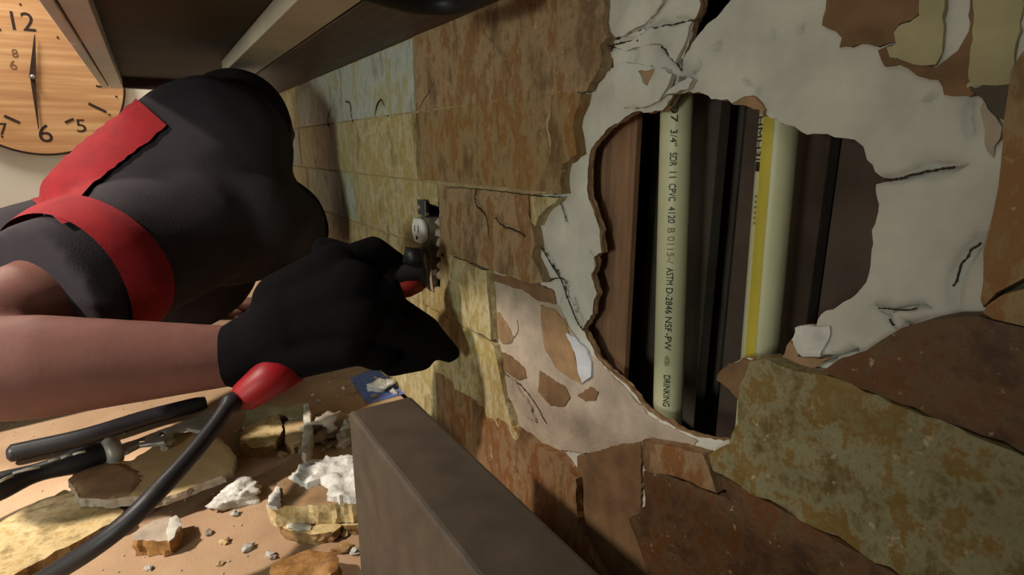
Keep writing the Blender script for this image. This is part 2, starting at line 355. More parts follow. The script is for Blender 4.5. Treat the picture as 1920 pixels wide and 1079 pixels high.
paper([(1815,168),(1850,160),(1895,160),(1890,190),(1885,225),(1868,218),(1855,200),(1845,185)], M_BOARD2, h=-PX+.001)
patch('plaster_crust', [(1845,185),(1856,205),(1872,222),(1882,240),(1880,260),(1868,275),(1866,296),(1850,270),(1848,230),(1840,205)], M_PLD, h=-PX+.003, amp=.003, edge=.002)
patch('plaster_crust', [(1133,-40),(1136,50),(1142,72),(1170,70),(1212,45),(1248,5),(1255,-40)], M_PL, h=-PX+.004, amp=.0022, edge=.0015)
patch('plaster_crust', [(1150,86),(1190,78),(1215,55),(1262,47),(1300,40),(1292,72),(1281,100),(1272,118),(1240,82),(1215,84),(1180,95)], M_PL, h=-PX+.003, amp=.0028, edge=.0015)
patch('plaster_crust', [(1150,130),(1180,118),(1215,124),(1250,128),(1268,140),(1258,165),(1240,190),(1225,198),(1196,204),(1172,200),(1158,175)], M_PL, h=-PX+.005, amp=.003, edge=.002,
      holes=[W([(1203,134),(1238,130),(1228,148),(1221,162),(1213,148)], PX)])
paper([(1200,130),(1242,127),(1222,166)], M_TAN, h=-PX+.0022)
patch('plaster_crust', [(1286,170),(1268,176),(1256,178),(1272,160),(1282,143),(1272,158),(1300,146),(1308,150),(1298,168)], M_PL, h=-PX+.006, amp=.002, edge=.002)
paper([(1375,194),(1400,181),(1420,184),(1438,205),(1434,216),(1427,206),(1400,198)], M_TAN, h=-PX+.001)
# lower left, bare plaster with tan paper torn off
patch('plaster_skin', [(912,508),(960,516),(1010,532),(1048,572),(1068,615),(1090,640),(1110,668),(1150,705),(1190,748),(1215,778),(1262,804),(1310,826),(1290,850),(1200,840),(1090,850),(1010,836),(960,790),(935,700),(916,630)], M_PLD, h=-PX+.0009, sp=.006, amp=.0005)
paper([(1016,572),(1040,580),(1060,598),(1070,622),(1078,660),(1092,705),(1095,720),(1070,708),(1045,690),(1025,655),(1018,610)], M_TAN)
paper([(925,590),(938,585),(952,605),(965,632),(962,642),(945,645),(935,630),(928,605)], M_TAN)
paper([(935,655),(960,668),(985,690),(990,708),(975,712),(955,700),(940,680)], M_TAND)
paper([(1015,695),(1040,712),(1062,725),(1072,745),(1060,762),(1035,760),(1012,735)], M_TAND)
paper([(1085,742),(1110,725),(1125,735),(1120,750),(1100,752)], M_TAND)
paper([(920,512),(960,520),(1005,530),(1040,545),(1045,570),(1015,565),(985,545),(940,530),(918,525)], M_TAND)
patch('plaster_flake', [(1066,624),(1085,632),(1105,655),(1114,680),(1114,705),(1096,718),(1090,700),(1082,660)], M_PLB, h=-PX+.003, amp=.0008)
patch('plaster_flake', [(945,700),(965,710),(1000,760),(1010,790),(985,775),(960,745)], M_PLD, h=-PX+.004, amp=.001)
patch('plaster_crust', [(1495,613),(1530,612),(1560,610),(1555,640),(1540,668),(1510,668),(1484,655),(1490,632)], M_PLW, h=-PX+.004, amp=.003, edge=.002)
paper([(1352,697),(1368,684),(1398,673),(1425,676),(1410,690),(1398,720),(1396,760),(1384,745),(1370,728),(1347,712)], M_TAND, h=-PX+.001)
paper([(1484,640),(1498,655),(1500,668),(1560,672),(1530,690),(1500,690),(1466,676)], M_TAN, h=-PX+.002)

paper([(1085,856),(1120,846),(1170,832),(1204,828),(1206,900),(1204,960),(1185,972),(1230,1030),(1300,1090),(1330,1150),(1180,1150),(1092,1012),(1086,960)], M_TAND, h=-PX+.002, sp=.008)  # brown layer with the shade low on the wall put into its colour
# stone tiles (one facing, surface pattern of the wall)
R = [.127, .043, -.038, -.119, -.198, -.278, CT]
bm = bmesh.new()
g = .0012
def tile(pts, mi, **k):
    a = dict(h=RNG.uniform(-.0005, .0005), back=-PX-.001, sp=.006, amp=.0011, nscale=45, step=.006, jit=.0005, edge=.0005); a.update(k); slab(bm, pts, fx, mi=mi, **a)
def rect(y0, y1, r, mi, **k): tile([(y0+g, R[r+1]+g), (y1-g, R[r+1]+g), (y1-g, R[r]-g), (y0+g, R[r]-g)], mi, **k)
ct = lambda pts, wd=.0010, dp=.0035: (W(pts), wd*1.2, dp*2)
# top course
tile([(.662-g, R[1]+g), (.662-g, .165)] + W([(1120,-60),(1132,10),(1128,40),(1136,70),(1124,85),(1128,110),(1122,128),(1102,158),(1097,170)]), 2, cracks=[ct([(905,60),(925,85),(945,110),(955,140)], .0007, .002)], jit=.001)
rect(.662, .965, 0, 3, cracks=[ct([(621,180),(617,190),(620,205),(615,222),(616,238)], .0045, .006), ct([(648,190),(656,196),(658,215),(662,230)], .0032, .006), ct([(703,215),(707,196),(714,188),(720,198)], .0028, .006), ct([(785,205),(793,188),(806,172),(812,160)], .0009, .003)])
rect(.965, 1.28, 0, 3); rect(1.28, 1.6, 0, 0)
# second course
tile([(.662-g, R[1]-g)] + W([(1050,174),(1090,176),(1086,196),(1075,218),(1072,240),(1078,262),(1080,290),(1054,308),(1050,330),(1052,364)]) + [(.662-g, R[2]+g)], 1, jit=.0009, cracks=[ct([(1032,185),(1024,230),(1030,280)], .002, .003)])
rect(.662, .98, 1, 0); rect(.98, 1.30, 1, 0); rect(1.30, 1.6, 1, 3)
# third course (the outlet opening sits between its two tiles)
tile(W([(824,347),(990,366),(990,400),(1000,440),(1002,460),(996,482),(1008,505),(1018,530),(995,532),(960,520),(915,505),(850,480),(824,474)]), 2, jit=.0006,
     cracks=[ct([(893,354),(892,375),(905,398),(913,415),(915,440)], .0013, .004), ct([(928,405),(945,425),(968,430),(985,442)], .0015, .004), ct([(960,350),(955,358),(940,362)], .001)])
tile(W([(993,368),(1046,371),(1040,380),(1022,392),(1010,405),(1003,425),(994,418)]), 0)
yo0, yo1 = onx(790, 400).y, onx(822, 400).y; zo0, zo1 = -.166, -.066
tile([(yo0+.004, R[2]-g), (.93, R[2]-g), (.93, R[3]+g), (yo0+.004, R[3]+g)], 0)
tile([(yo1+g, R[2]-g), (yo0+.004-g, R[2]-g), (yo0+.004-g, zo1+.004), (yo1+g, zo1)], 0, sp=.004)
rect(.93, 1.25, 2, 3); rect(1.25, 1.6, 2, 0)
# fourth course
tile(W([(826,482),(850,484),(910,508),(914,540),(918,590),(920,638),(880,616),(824,590)]), 0, jit=.0008)
tile([(yo1+g, zo0-.001), (yo0+.004, zo0-.001), (yo0+.004, R[4]+g), (yo1+g, R[4]+g)], 0, sp=.004)
tile([(yo0+.005, R[3]-g), (.82, R[3]-g), (.82, R[4]+g), (yo0+.005, R[4]+g)], 0)
rect(.82, 1.13, 3, 0); rect(1.13, 1.6, 3, 3)
# fifth course and below, left part
tile([(.76, R[4]-g), (.76, R[5]+g)] + W([(985,844),(960,800),(944,745),(935,700),(924,650),(918,642)]), 0, jit=.0012)
rect(.76, 1.07, 4, 1); rect(1.07, 1.6, 4, 0)
tile([(.63, R[5]-g), (.63, R[6])] + W([(1170,1150),(1086,1010),(1080,960),(1078,900),(1040,852),(1008,838)]), 4, jit=.001)
rect(.63, .93, 5, 0); rect(.93, 1.24, 5, 1); rect(1.24, 1.6, 5, 0)
# broken plaster/tile below the hole
tile(W([(1206,826),(1262,838),(1318,852),(1330,880),(1345,925),(1300,905),(1250,890),(1210,880)]), 4, jit=.001, h=.001)
tile([tuple(p) for p in W([(1208,884),(1250,892),(1345,930)])] + [(.06, R[4]-.002), (.06, R[5]+g)] + W([(1305,1070),(1250,1030),(1205,992),(1188,968),(1210,950)]), 6, jit=.0012)
tile(W([(1175,975),(1195,985),(1305,1078)]) + [(.05, R[5]-g), (.05, R[6]), (.22, R[6])], 6, jit=.0008, h=-.002)
# big stones right of and below the hole
tile(W([(1412,676),(1440,672),(1470,684),(1520,698),(1556,702)]) + [(.02, R[3]-g), (-.04, R[3]-g), (-.04, R[4]+.0005)] + W([(1600,1020),(1345,880),(1335,850),(1372,832),(1388,792),(1391,760),(1394,720)]), 5, jit=.001, h=.004, sp=.005, amp=.0024)
tile(W([(1352,888),(1600,1026)]) + [(-.04, R[4]-.0006), (-.04, R[5]+.0005)] + W([(1500,1230)]), 6, jit=.0004, h=.003)
tile(W([(1552,694),(1580,672),(1625,660),(1660,636),(1700,612),(1740,600),(1790,594),(1840,590),(1870,598),(1925,612)]) + [(-.04, -.09), (-.04, R[3]+g), (.03, R[3]+g)] + W([(1640,732),(1590,712)]), 6, jit=.0012, h=.004, amp=.0022)
tile(W([(1868,596),(1850,585),(1858,570),(1885,552),(1925,540),(1990,540),(1990,625),(1925,608)]), 1, h=.005)
tile(W([(1900,135),(1893,190),(1886,240),(1882,300),(1876,350),(1868,395),(1858,440),(1850,500),(1842,560),(1846,575),(1872,548),(1925,520)]) + [(-.04, R[2]+g), (-.04, .15), (.04, .15)], 1, jit=.0008, h=.003)
struct(obj('stone_tiling', bm, STONES, wall))
# grout bed behind the intact tiles
bm = bmesh.new(); box(bm, (.0014, .80, CT), (PX+.002, 1.62, .165)); box(bm, (.0014, .655, CT), (PX-.0002, .80, .165))
slab(bm, W([(790,205),(1085,150),(1078,186),(1066,240),(1066,295),(1046,308),(1044,364),(985,364),(980,500),(900,500),(905,630),(835,600),(830,480),(824,420),(826,350),(790,345)]), fx, h=-.0014, back=-PX-.001, sp=.01, amp=.0003)
struct(obj('grout', bm, M_GROUT, wall))

M_PIT = mat('tile_pit', (46, 40, 32), 1.0)
for pts, ra in (([(621,180),(617,190),(621,203),(615,220),(616,238)], .0034), ([(648,190),(656,194),(658,212),(662,231)], .0026), ([(703,217),(706,198),(714,187),(720,196)], .0026), ([(785,207),(792,190),(804,173),(812,158)], .0008), ([(722,214),(727,219)], .0010)):
    bm = bmesh.new(); tube(bm, curve([onx(a, b, .0002) for a, b in pts], 5), ra, 6, flat=.5)
    for v in bm.verts: v.co.x = .0004 + (v.co.x)*.35
    struct(obj('tile_pit', bm, M_PIT, wall))
M_DIRT = mat('crack_dirt', (58, 46, 34), 1.0)
def crack(pts, X, ra):                   # dirt filled break, following the surface
    P_ = [onx(a, b, X) for a, b in pts]; c = curve(P_, 6)
    c = [p+noise.noise_vector(p*230)*.0012 for p in c]
    for p in c: p.x = X
    bm = bmesh.new(); tube(bm, c, [ra*(.35+.65*abs(math.sin(i*1.7+ra*9000))) for i in range(len(c))], 6)
    for v in bm.verts: v.co.x = X+(v.co.x-X)*.3
    struct(obj('crack', bm, M_DIRT, wall))
for pts, ra in (([(893,354),(890,368),(893,385),(905,398),(913,412),(916,436)], .0011), ([(928,408),(940,422),(960,430),(975,437),(985,444)], .0010), ([(850,481),(870,488),(890,497),(908,506)], .0008), ([(840,352),(890,354),(950,361),(985,365)], .0006)): crack(pts, -.0005, ra)
for pts, ra in (([(1002,440),(1018,468),(1036,500),(1052,525),(1064,560),(1080,598),(1093,620)], .0011), ([(1047,372),(1055,392),(1062,416)], .0007), ([(1030,527),(1048,521),(1060,530),(1062,560)], .0007), ([(918,575),(928,590),(940,600)], .0007), ([(970,602),(971,622),(958,640)], .0006), ([(945,700),(975,722),(1000,752),(1025,795)], .0011),
  ([(1660,338),(1690,335),(1720,325),(1762,318),(1790,314)], .0008), ([(1132,74),(1146,88),(1160,82),(1195,76)], .0009), ([(1300,38),(1262,45),(1225,53)], .0006), ([(1240,85),(1262,112),(1280,132)], .0009), ([(1836,456),(1818,475),(1800,505),(1788,535)], .0006), ([(1648,579),(1680,581),(1722,577)], .0005), ([(1870,572),(1890,560),(1925,538)], .0009), ([(1668,600),(1676,612)], .0007), ([(1706,608),(1718,620)], .0007)): crack(pts, PX-.0012, ra)
# cavity behind the board
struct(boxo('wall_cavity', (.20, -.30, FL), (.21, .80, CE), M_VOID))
def xr(a, b, X): return onx(a, 450, X).y, onx(b, 450, X).y
def plank(name, a, b, X, t, m, label=None, cat='board', group=None):
    y1, y0 = xr(a, b, X); o = boxo(name, (X, y0, -.75), (X+t, y1, .6), m, None, .0008)
    return tag(o, label, cat, group)
plank('wall_stud', 1050, 1183, .030, .006, M_STUD, 'reddish brown wooden stud at the left side of the wall hole', 'stud')
plank('backing_board', 1212, 1330, .075, .012, M_BOARD2, 'dark narrow board behind the left pipe in the hole', 'board')
plank('backing_board', 1345, 1372, .110, .012, M_BOARD2, 'very dark strip of board between the two pipes', 'board')
plank('backing_board', 1376, 1532, .070, .012, M_BOARD, 'grey brown board behind the yellow striped pipe', 'board')
plank('backing_board', 1552, 1800, .060, .012, M_BOARD, 'grey brown board at the right side of the hole', 'board')

# ------------------------------------------------------------------ pipes with print
def text_mesh(s, size):
    c = bpy.data.curves.new('t', 'FONT'); c.body = s; c.size = size; o = bpy.data.objects.new('t', c); sc.collection.objects.link(o)
    bpy.context.view_layer.update(); me = bpy.data.meshes.new_from_object(o.evaluated_get(bpy.context.evaluated_depsgraph_get())); bpy.data.objects.remove(o); return me
def add_text(bm, s, f, u0, u1, v0, v1, lift=0):
    """text filling [u0,u1]x[v0,v1]; f(u,v)->3D"""
    me = text_mesh(s, 1.0); P = np.array([v.co[:2] for v in me.vertices]); mn, mx = P.min(0), P.max(0); sx = (u1-u0)/(mx[0]-mn[0]); sy = (v1-v0)/(mx[1]-mn[1])
    vs = [bm.verts.new(f(u0+(p[0]-mn[0])*sx, v0+(p[1]-mn[1])*sy)) for p in P]
    for pl in me.polygons:
        try: bm.faces.new([vs[i] for i in pl.vertices])
        except ValueError: pass
    bpy.data.meshes.remove(me)
PR = .0111
def pipe(label, top, bot, X, words, stripe):
    a = onx(*top, X); b = onx(*bot, X); d = (b-a).normalized()
    A = a-d*.50; B = b+d*.35
    t = thing('water_pipe', label, 'pipe', B)
    bm = bmesh.new(); tube(bm, [A.lerp(B, k/12) for k in range(13)], PR, 40); obj('pipe_body', bm, M_PIPE, t)
    mid = a.lerp(b, .5); view = (CAM-mid); view = (view-d*view.dot(d)).normalized(); side = d.cross(view).normalized()
    if side.dot(rt) < 0: side = -side                     # points right in the picture
    def surf(s, ang, r=PR+.0005): return a + d*s + (view*math.cos(ang)+side*math.sin(ang))*r
    def sy(y):                                            # pipe length at picture height y
        L = (b-a).length; k = 0.5; lo, hi = -1.0, 2.0
        for _ in range(40):
            k = (lo+hi)/2; p = a+(b-a)*k-CAM; yy = 539.5-F*p.dot(up)/p.dot(fw)
            if yy < y: lo = k
            else: hi = k
        return k*L
    for name, m, sel in (('printed_lettering', M_INK, 0), ('faded_lettering', M_INKY, 1)):
        ws = [q for q in words if q[4] == sel]
        if not ws: continue
        for s, y0, y1, (c0, c1), _ in ws:
            bm = bmesh.new()
            # subdivided by the glyph outline only; letters are small against the curve
            add_text(bm, s, lambda u, v: surf(u, v), sy(y0), sy(y1), c0, c1)
            obj(name, bm, m, t)
    if stripe:
        bm = bmesh.new(); n = 12; m_ = 40; S0, S1 = -.45, (b-a).length+.3
        gr = [[bm.verts.new(surf(S0+(S1-S0)*j/m_, stripe[0]+(stripe[1]-stripe[0])*i/n, PR+.0001)) for i in range(n+1)] for j in range(m_+1)]
        for j in range(m_):
            for i in range(n): bm.faces.new((gr[j][i], gr[j][i+1], gr[j+1][i+1], gr[j+1][i])).smooth = True
        o = obj('yellow_stripe', bm, M_YEL, t); o['label'] = 'yellow stripe'
    return t
# letters run down the pipe, tops to the right
an = (-.33, .08)
pipe('cream water pipe on the left with black lettering running down', (1269,200), (1252,770), .035,
     [('D', 178, 196, an, 0), ('07', 201, 232, an, 0), ('3/4"', 245, 275, an, 0), ('SDR', 287, 312, an, 0), ('11', 322, 333, an, 0), ('CPVC', 344, 376, an, 0), ('4120', 386, 416, an, 0), ('B 0115-/', 425, 490, an, 1),
      ('ASTM', 498, 529, an, 0), ('D-2846', 535, 582, an, 0), ('NSF', 588, 615, an, 0), ('-PW', 618, 649, an, 0), ('@', 660, 678, (-.3, 0), 1), ('DRINKING', 695, 752, an, 0)], None)
pipe('cream water pipe on the right with a yellow stripe down its side', (1462,220), (1424,670), .033,
     [('HMH3I', 218, 300, (-1.25, -.85), 0), ('l', 303, 321, (-1.2, -.85), 0), ('......', 365, 420, (-1.0, -.85), 1)], (-.85, -.22))

# ------------------------------------------------------------------ electrical outlet, pulled forward in its opening
t = thing('electrical_outlet', 'white electrical outlet without its cover, in an opening in the tiles beside the gloved hand', 'outlet', onx(800, 540))
bm = bmesh.new(); y0, y1 = yo1+.001, yo0+.003
for lo, hi in (((.004, y0, zo0), (.055, y0+.0015, zo1)), ((.004, y1-.0015, zo0), (.055, y1, zo1)), ((.004, y0, zo0), (.055, y1, zo0+.0015)), ((.004, y0, zo1-.0015), (.055, y1, zo1)), ((.053, y0, zo0), (.055, y1, zo1))): box(bm, lo, hi)
obj('outlet_box', bm, M_BLACK, t)
ya = onx(781, 400, -.012).y; yb = ya-.012
bm = bmesh.new(); box(bm, (-.0075, yb-.004, -.078), (-.006, ya+.006, -.060), .0004); box(bm, (-.0075, yb-.002, -.168), (-.006, ya+.006, -.150), .0004); box(bm, (-.0070, yb-.002, -.152), (-.0058, yb+.006, -.076), .0003)
obj('mounting_strap', bm, M_GALV, t)
bm = bmesh.new(); box(bm, (-.006, yb-.006, -.148), (.022, ya+.004, -.080), .003); obj('outlet_body', bm, mat('outlet_body', (98, 88, 72), .8, var=.2, scale=80, bump=.001), t)
def disc(bm, c, ry, rz, x0, x1, n=32):
    tubepts = []
    for x, k in ((x0, 1.0), (x1+.001, 1.0), (x1, .88)):
        tubepts.append([bm.verts.new((x, c[0]+ry*k*math.cos(i*2*math.pi/n), c[1]+rz*k*max(-.85, min(.85, math.sin(i*2*math.pi/n))))) for i in range(n)])
    for a, b in zip(tubepts, tubepts[1:]):
        for i in range(n): bm.faces.new((a[i], a[(i+1)%n], b[(i+1)%n], b[i])).smooth = True
    bm.faces.new(tubepts[-1]); bm.faces.new(tubepts[0])
for zc in (-.097, -.133):
    bm = bmesh.new(); disc(bm, (ya-.003, zc), .0165, .0175, -.006, -.014); f = obj('outlet_face', bm, M_WHITEP if zc > -.11 else M_GALV, t)
    if zc > -.11: f['label'] = 'white rounded socket face'
    bm = bmesh.new(); box(bm, (-.0145, ya-.009, zc-.002), (-.0140, ya-.0078, zc+.007)); box(bm, (-.0145, ya+.002, zc-.002), (-.0140, ya+.0032, zc+.006)); disc(bm, (ya-.003, zc-.009), .0024, .0028, -.0140, -.0146, 12); obj('slot', bm, M_BLACK, f)
bm = bmesh.new(); bmesh.ops.create_uvsphere(bm, u_segments=14, v_segments=8, radius=.0032, matrix=Matrix.Translation((-.0085, ya, -.069)) @ Matrix.Diagonal((.6, 1, 1, 1))); obj('screw', bm, M_STEEL, t, True)
bm = bmesh.new()
for i in range(6):
    lump(bm, (.006, y0+.006+.003*(i%2), -.085-.013*i), .0058, seed=i, sub=2, k=.5)
obj('plaster_crust', bm, M_PLD, t, True)
bm = bmesh.new(); slab(bm, [(yb-.008, -.172), (yb+.010, -.172), (yb+.009, -.15), (yb+.012, -.125), (yb+.004, -.115), (yb-.002, -.13), (yb-.008, -.15)], fx, h=.003, back=-.004, sp=.003, amp=.002); obj('plaster_crust', bm, M_PLD, t)

# ------------------------------------------------------------------ counter
t = thing('kitchen_counter', 'dust covered tan countertop strewn with plaster and stone debris', 'counter', (-.32, .3, FL))
boxo('worktop', (-.65, -1.6, CT-.035), (-.0028, 1.995, CT), M_COUNTER, t, .003)
boxo('base_cabinet', (-.62, -1.6, FL+.002), (-.003, 1.99, CT-.0355), M_CABD, t)
for i in range(6):
    d = boxo('door', (-.64, -1.57+.59*i, FL+.12), (-.6205, -1.57+.59*i+.57, CT-.06), M_CABL, t, .003)
    boxo('handle', (-.656, -1.53+.59*i, -.56), (-.6402, -1.52+.59*i, -.44), M_STEEL, d, .002)

# grey-brown box at the front
tb = -.205
p0 = onz(652, 770, tb); p1 = onz(770, 740, tb)
bm = bmesh.new(); box(bm, (p0.x, .02, CT+.0005), (p1.x, p0.y, tb), .004)
tag(obj('storage_box', bm, M_BOX), 'tall plain brown grey box with dusty top standing in the foreground beside the tiled wall', 'box')

# ------------------------------------------------------------------ upper cabinet
t = thing('upper_cabinet', 'dark wall cabinet overhead, seen from below, hung against the tiled wall', 'cabinet', (-.16, 1.0, CB))
Y0, Y1 = .30, onz(232, 167, CB).y
xa = onz(165, 0, CB).x; xb = onz(107, 0, CB).x; xc = onz(72, 0, CB).x
xd = onz(560, 0, CB).x; xe = onz(680, 6, CB).x
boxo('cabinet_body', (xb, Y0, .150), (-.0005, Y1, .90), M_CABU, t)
boxo('front_rail', (xb, Y0, CB), (xa, Y1, .149), M_CABL, t, .001)
boxo('door', (xc, Y0+.003, CB-.001), (xb-.0022, Y0+.62, .90), M_CABL, t, .0015)
boxo('door', (xc, Y0+.624, CB-.001), (xb-.0022, Y1-.003, .90), M_CABL, t, .0015)
boxo('end_rail', (xa+.0005, Y1-.018, CB+.001), (-.001, Y1, .149), M_CABD, t)
boxo('light_rail', (xd, Y0, CB+.001), (xe-.002, onz(430, 140, CB).y, .149), M_CABR, t, .001)
boxo('back_rail', (xe, Y0, CB), (-.0006, Y1-.02, .149), M_CABD, t, .001)
bm = bmesh.new(); tube(bm, curve([onz(650,-30,.112), onz(770,4,.112), onz(860,6,.112), onz(940,-30,.112)]), [.008]*25, 12); obj('lamp_cable', bm, M_BLACK, t, True)

# ------------------------------------------------------------------ wall clock on the far wall
cY = 1.982; cc = ony(62, 145, cY); Rc = (ony(235, 180, cY)-cc).length*.985
t = thing('wall_clock', 'round wooden wall clock with dark numerals, partly behind the cabinet', 'clock', (cc.x, 1.998, cc.z-Rc))
def circ(bm, r, y0, y1, n=96):
    rg = [[bm.verts.new((cc.x+r*math.cos(i*2*math.pi/n), y, cc.z+r*math.sin(i*2*math.pi/n))) for i in range(n)] for y in (y0, y1)]
    for i in range(n): bm.faces.new((rg[0][i], rg[0][(i+1)%n], rg[1][(i+1)%n], rg[1][i]))
    bm.faces.new(rg[0]); bm.faces.new(rg[1])
bm = bmesh.new(); circ(bm, Rc-.002, cY, 1.998); obj('clock_face', bm, M_BAMBOO, t)
bm = bmesh.new(); tube(bm, [(cc.x+Rc*math.cos(a*math.pi/48), cY+.003, cc.z+Rc*math.sin(a*math.pi/48)) for a in range(97)], .0035, 8, cap=False); obj('clock_rim', bm, M_DARKW, t)
def cf(u, v): return Vector((u, cY-.0006, v))
def num(s, px, py, hgt):
    bm = bmesh.new()
    c = ony(px, py, cY); wd = hgt*(.62 if len(s) == 1 else 1.05); add_text(bm, s, cf, c.x-wd/2, c.x+wd/2, c.z-hgt/2, c.z+hgt/2); obj('numeral', bm, M_FAINT if hgt < .025 else M_DARKW, t)
M_FAINT = mat('clock_faded_print', (124, 88, 60), .8)
num('12', 43, 40, .044); num('6', 85, 250, .046); num('3', 187, 152, .034); num('5', 152, 236, .034); num('7', 6, 242, .03)
def bar(a, b, wd, tip=None, name='hour_mark', dy=0):
    bm = bmesh.new()
    p = ony(*a, cY); q = ony(*b, cY); d = (q-p).normalized(); n = Vector((d.z, 0, -d.x)); w2 = tip if tip is not None else wd
    vs = [p+n*wd, q+n*w2, q-n*w2, p-n*wd]
    lo = [bm.verts.new((v.x, cY-.0004, v.z)) for v in vs]; hi = [bm.verts.new((v.x, cY-.0012, v.z)) for v in vs]
    bm.faces.new(hi); bm.faces.new(lo)
    for i in range(4): bm.faces.new((lo[i], lo[(i+1)%4], hi[(i+1)%4], hi[i]))
    o = obj(name, bm, M_DARKW, t); o.location.y -= dy; return o
bar((166,194), (199,210), .0032); bar((122,230), (138,223), .003); bar((8,217), (37,230), .003)
for a in ((38,8),(108,70),(0,55),(218,181),(205,215),(4,256)): bar((a[0]-2, a[1]), (a[0]+2, a[1]), .002)
num('6', 25, 122, .022); num('8', 28, 100, .02); 
bar((62,147), (66,66), .0075, .001, 'hour_hand', .006)
bar((61,140), (73,242), .0055, .001, 'minute_hand', .004)
bm = bmesh.new(); bmesh.ops.create_uvsphere(bm, u_segments=16, v_segments=8, radius=.006, matrix=Matrix.Translation((cc.x, cY-.008, cc.z))); obj('pivot', bm, M_STEEL, t, True)

# ------------------------------------------------------------------ person
hip = Vector((-.80, 1.02, -.34)); chest = S(330, 470, .93); neck = S(440, 330, .93)
shR = S(350, 430, .775); shL = S(520, 420, 1.0); head = S(458, 252, .955)
elb = S(-230, 705, .47); wri = S(430, 668, .60)
person = thing('person', 'person in black T-shirt with red sleeve trim leaning over the counter, black glove on hand', 'person', (-.80, 1.02, FL))
I3 = Matrix.Identity(3)
HR = Matrix(((.80, -.58, .15), (.60, .78, -.17), (-.02, .22, .975)))     # head turned to the wall, chin down
hp_ = lambda x, y, z: head + HR @ Vector((x, y, z))                      # x = out of the face, z = crown
lel = Vector((-.40, 1.30, -.30))
body = blob('body', [('c', hip, .13, chest, .11), ('c', chest, .09, neck, .06), ('c', neck, .05, hp_(-.02, 0, -.03), .055), ('c', neck, .05, shR, .05), ('c', neck, .05, shL, .05),
   ('e', head, (.088, .070, .092), HR), ('c', hp_(.03, 0, -.055), .04, hp_(.055, 0, -.075), .026),
   ('c', hp_(.086, 0, .0), .007, hp_(.100, 0, -.028), .011), ('c', hp_(.078, -.016, -.052), .007, hp_(.078, .016, -.052), .007),
   ('e', hp_(.074, -.028, .010), (.012, .014, .009), HR), ('e', hp_(.074, .028, .010), (.012, .014, .009), HR),
   ('e', hp_(-.005, -.072, -.005), (.020, .008, .030), HR), ('e', hp_(-.005, .072, -.005), (.020, .008, .030), HR),
   ('c', shR, .05, shR.lerp(elb, .5), .046), ('c', shR.lerp(elb, .5), .046, elb, .040), ('c', elb, .046, elb.lerp(wri, .4), .049), ('c', elb.lerp(wri, .4), .049, wri, .033), ('c', wri, .028, S(520, 640, .60), .026),
   ('c', shL, .050, lel, .040), ('c', lel, .040, Vector((-.24, 1.36, -.335)), .026), ('e', Vector((-.19, 1.37, -.342)), (.05, .04, .016), I3)] +
   [('c', Vector((-.17, 1.355+.018*i, -.343)), .0105, Vector((-.10-.006*abs(i-1.5), 1.35+.022*i, -.348)), .0085) for i in range(4)] + [('c', Vector((-.2, 1.335, -.343)), .011, Vector((-.155, 1.305, -.347)), .009)],
   M_SKIN, person, .0065, 5)
hd = blob('hair', [('e', hp_(-.016, 0, .016), (.088, .080, .088), HR), ('e', hp_(-.04, 0, -.035), (.056, .066, .06), HR)], M_HAIR, person, .006, 3)
hem = shR.lerp(elb, .60)
def folds(bm):
    for v in bm.verts: v.co += noise.noise_vector(v.co*14)*.009
axs = (elb-shR).normalized()
shirt = blob('t_shirt', [('c', hip+Vector((.03,0,.02)), .145, chest, .135), ('c', chest, .13, neck+Vector((-.02,0,-.05)), .085), ('c', neck+Vector((-.01,0,-.03)), .082, shR, .088), ('c', neck+Vector((0,0,-.05)), .085, shL, .085),
   ('c', S(430, 400, .86), .115, S(505, 430, .90), .085), ('c', S(405, 285, .85), .112, S(245, 408, .77), .098), ('c', S(300, 400, .80), .095, S(430, 400, .86), .11),
   ('t', shR-axs*.03, .088, hem, .080), ('t', shL, .075, shL.lerp(lel, .5), .07)], M_SHIRT, person, .0065, 8, folds)
# red band round the sleeve near the hem, with a black hem beyond it, and the red seam stripe over the shoulder
def ring(p, r): return p, r
def sleeve_pt(s, ang, off=.0):      # s metres from shoulder along sleeve
    u = axs.cross(Vector((0,0,1))).normalized(); v = u.cross(axs); r = .0865-.007*(s/.22)+off+.003*math.sin(ang*3+s*40)
    return shR+axs*s+(u*math.cos(ang)+v*math.sin(ang))*r
L = (hem-shR).length
bm = bmesh.new(); n = 72; rows = []
for k in range(9):
    s = L-.085+.055*k/8; rows.append([bm.verts.new(sleeve_pt(s, i*2*math.pi/n, .0035*math.sin(math.pi*k/8)+.0055)) for i in range(n)])
for a, b in zip(rows, rows[1:]):
    for i in range(n): bm.faces.new((a[i], a[(i+1)%n], b[(i+1)%n], b[i])).smooth = True
o = obj('sleeve_band', bm, M_REDC, shirt); o['label'] = 'red band round the sleeve'
o.matrix_parent_inverse = Matrix()
bpy.context.view_layer.update()
def on_shirt(x, y):
    d = ray(x, y).normalized(); ok, p, n_, _ = shirt.ray_cast(CAM, d); return (p+n_*.005) if ok else None
bm = bmesh.new(); prev = None
for k in range(25):
    q = k/24; row = []
    for w_ in range(7):
        if w_ == 0:
            st0 = 0
            while st0 < 40 and on_shirt(225-q*180+st0*3, 160+q*204+st0*2.6) is None: st0 += 1
        x = 225-q*180+st0*3+w_*9+2; y = 160+q*204+st0*2.6+w_*8+2; p = on_shirt(x, y)
        row.append(bm.verts.new(p if p is not None else S(x, y, .8)))
    if prev:
        for a in range(6): bm.faces.new((prev[a], prev[a+1], row[a+1], row[a])).smooth = True
    prev = row
o = obj('shoulder_stripe', bm, M_REDC, shirt); o['label'] = 'red stripe along the shoulder seam'; o.matrix_parent_inverse = Matrix()
foot1 = Vector((-.84, .92, FL+.08)); foot2 = Vector((-.90, 1.18, FL+.08))
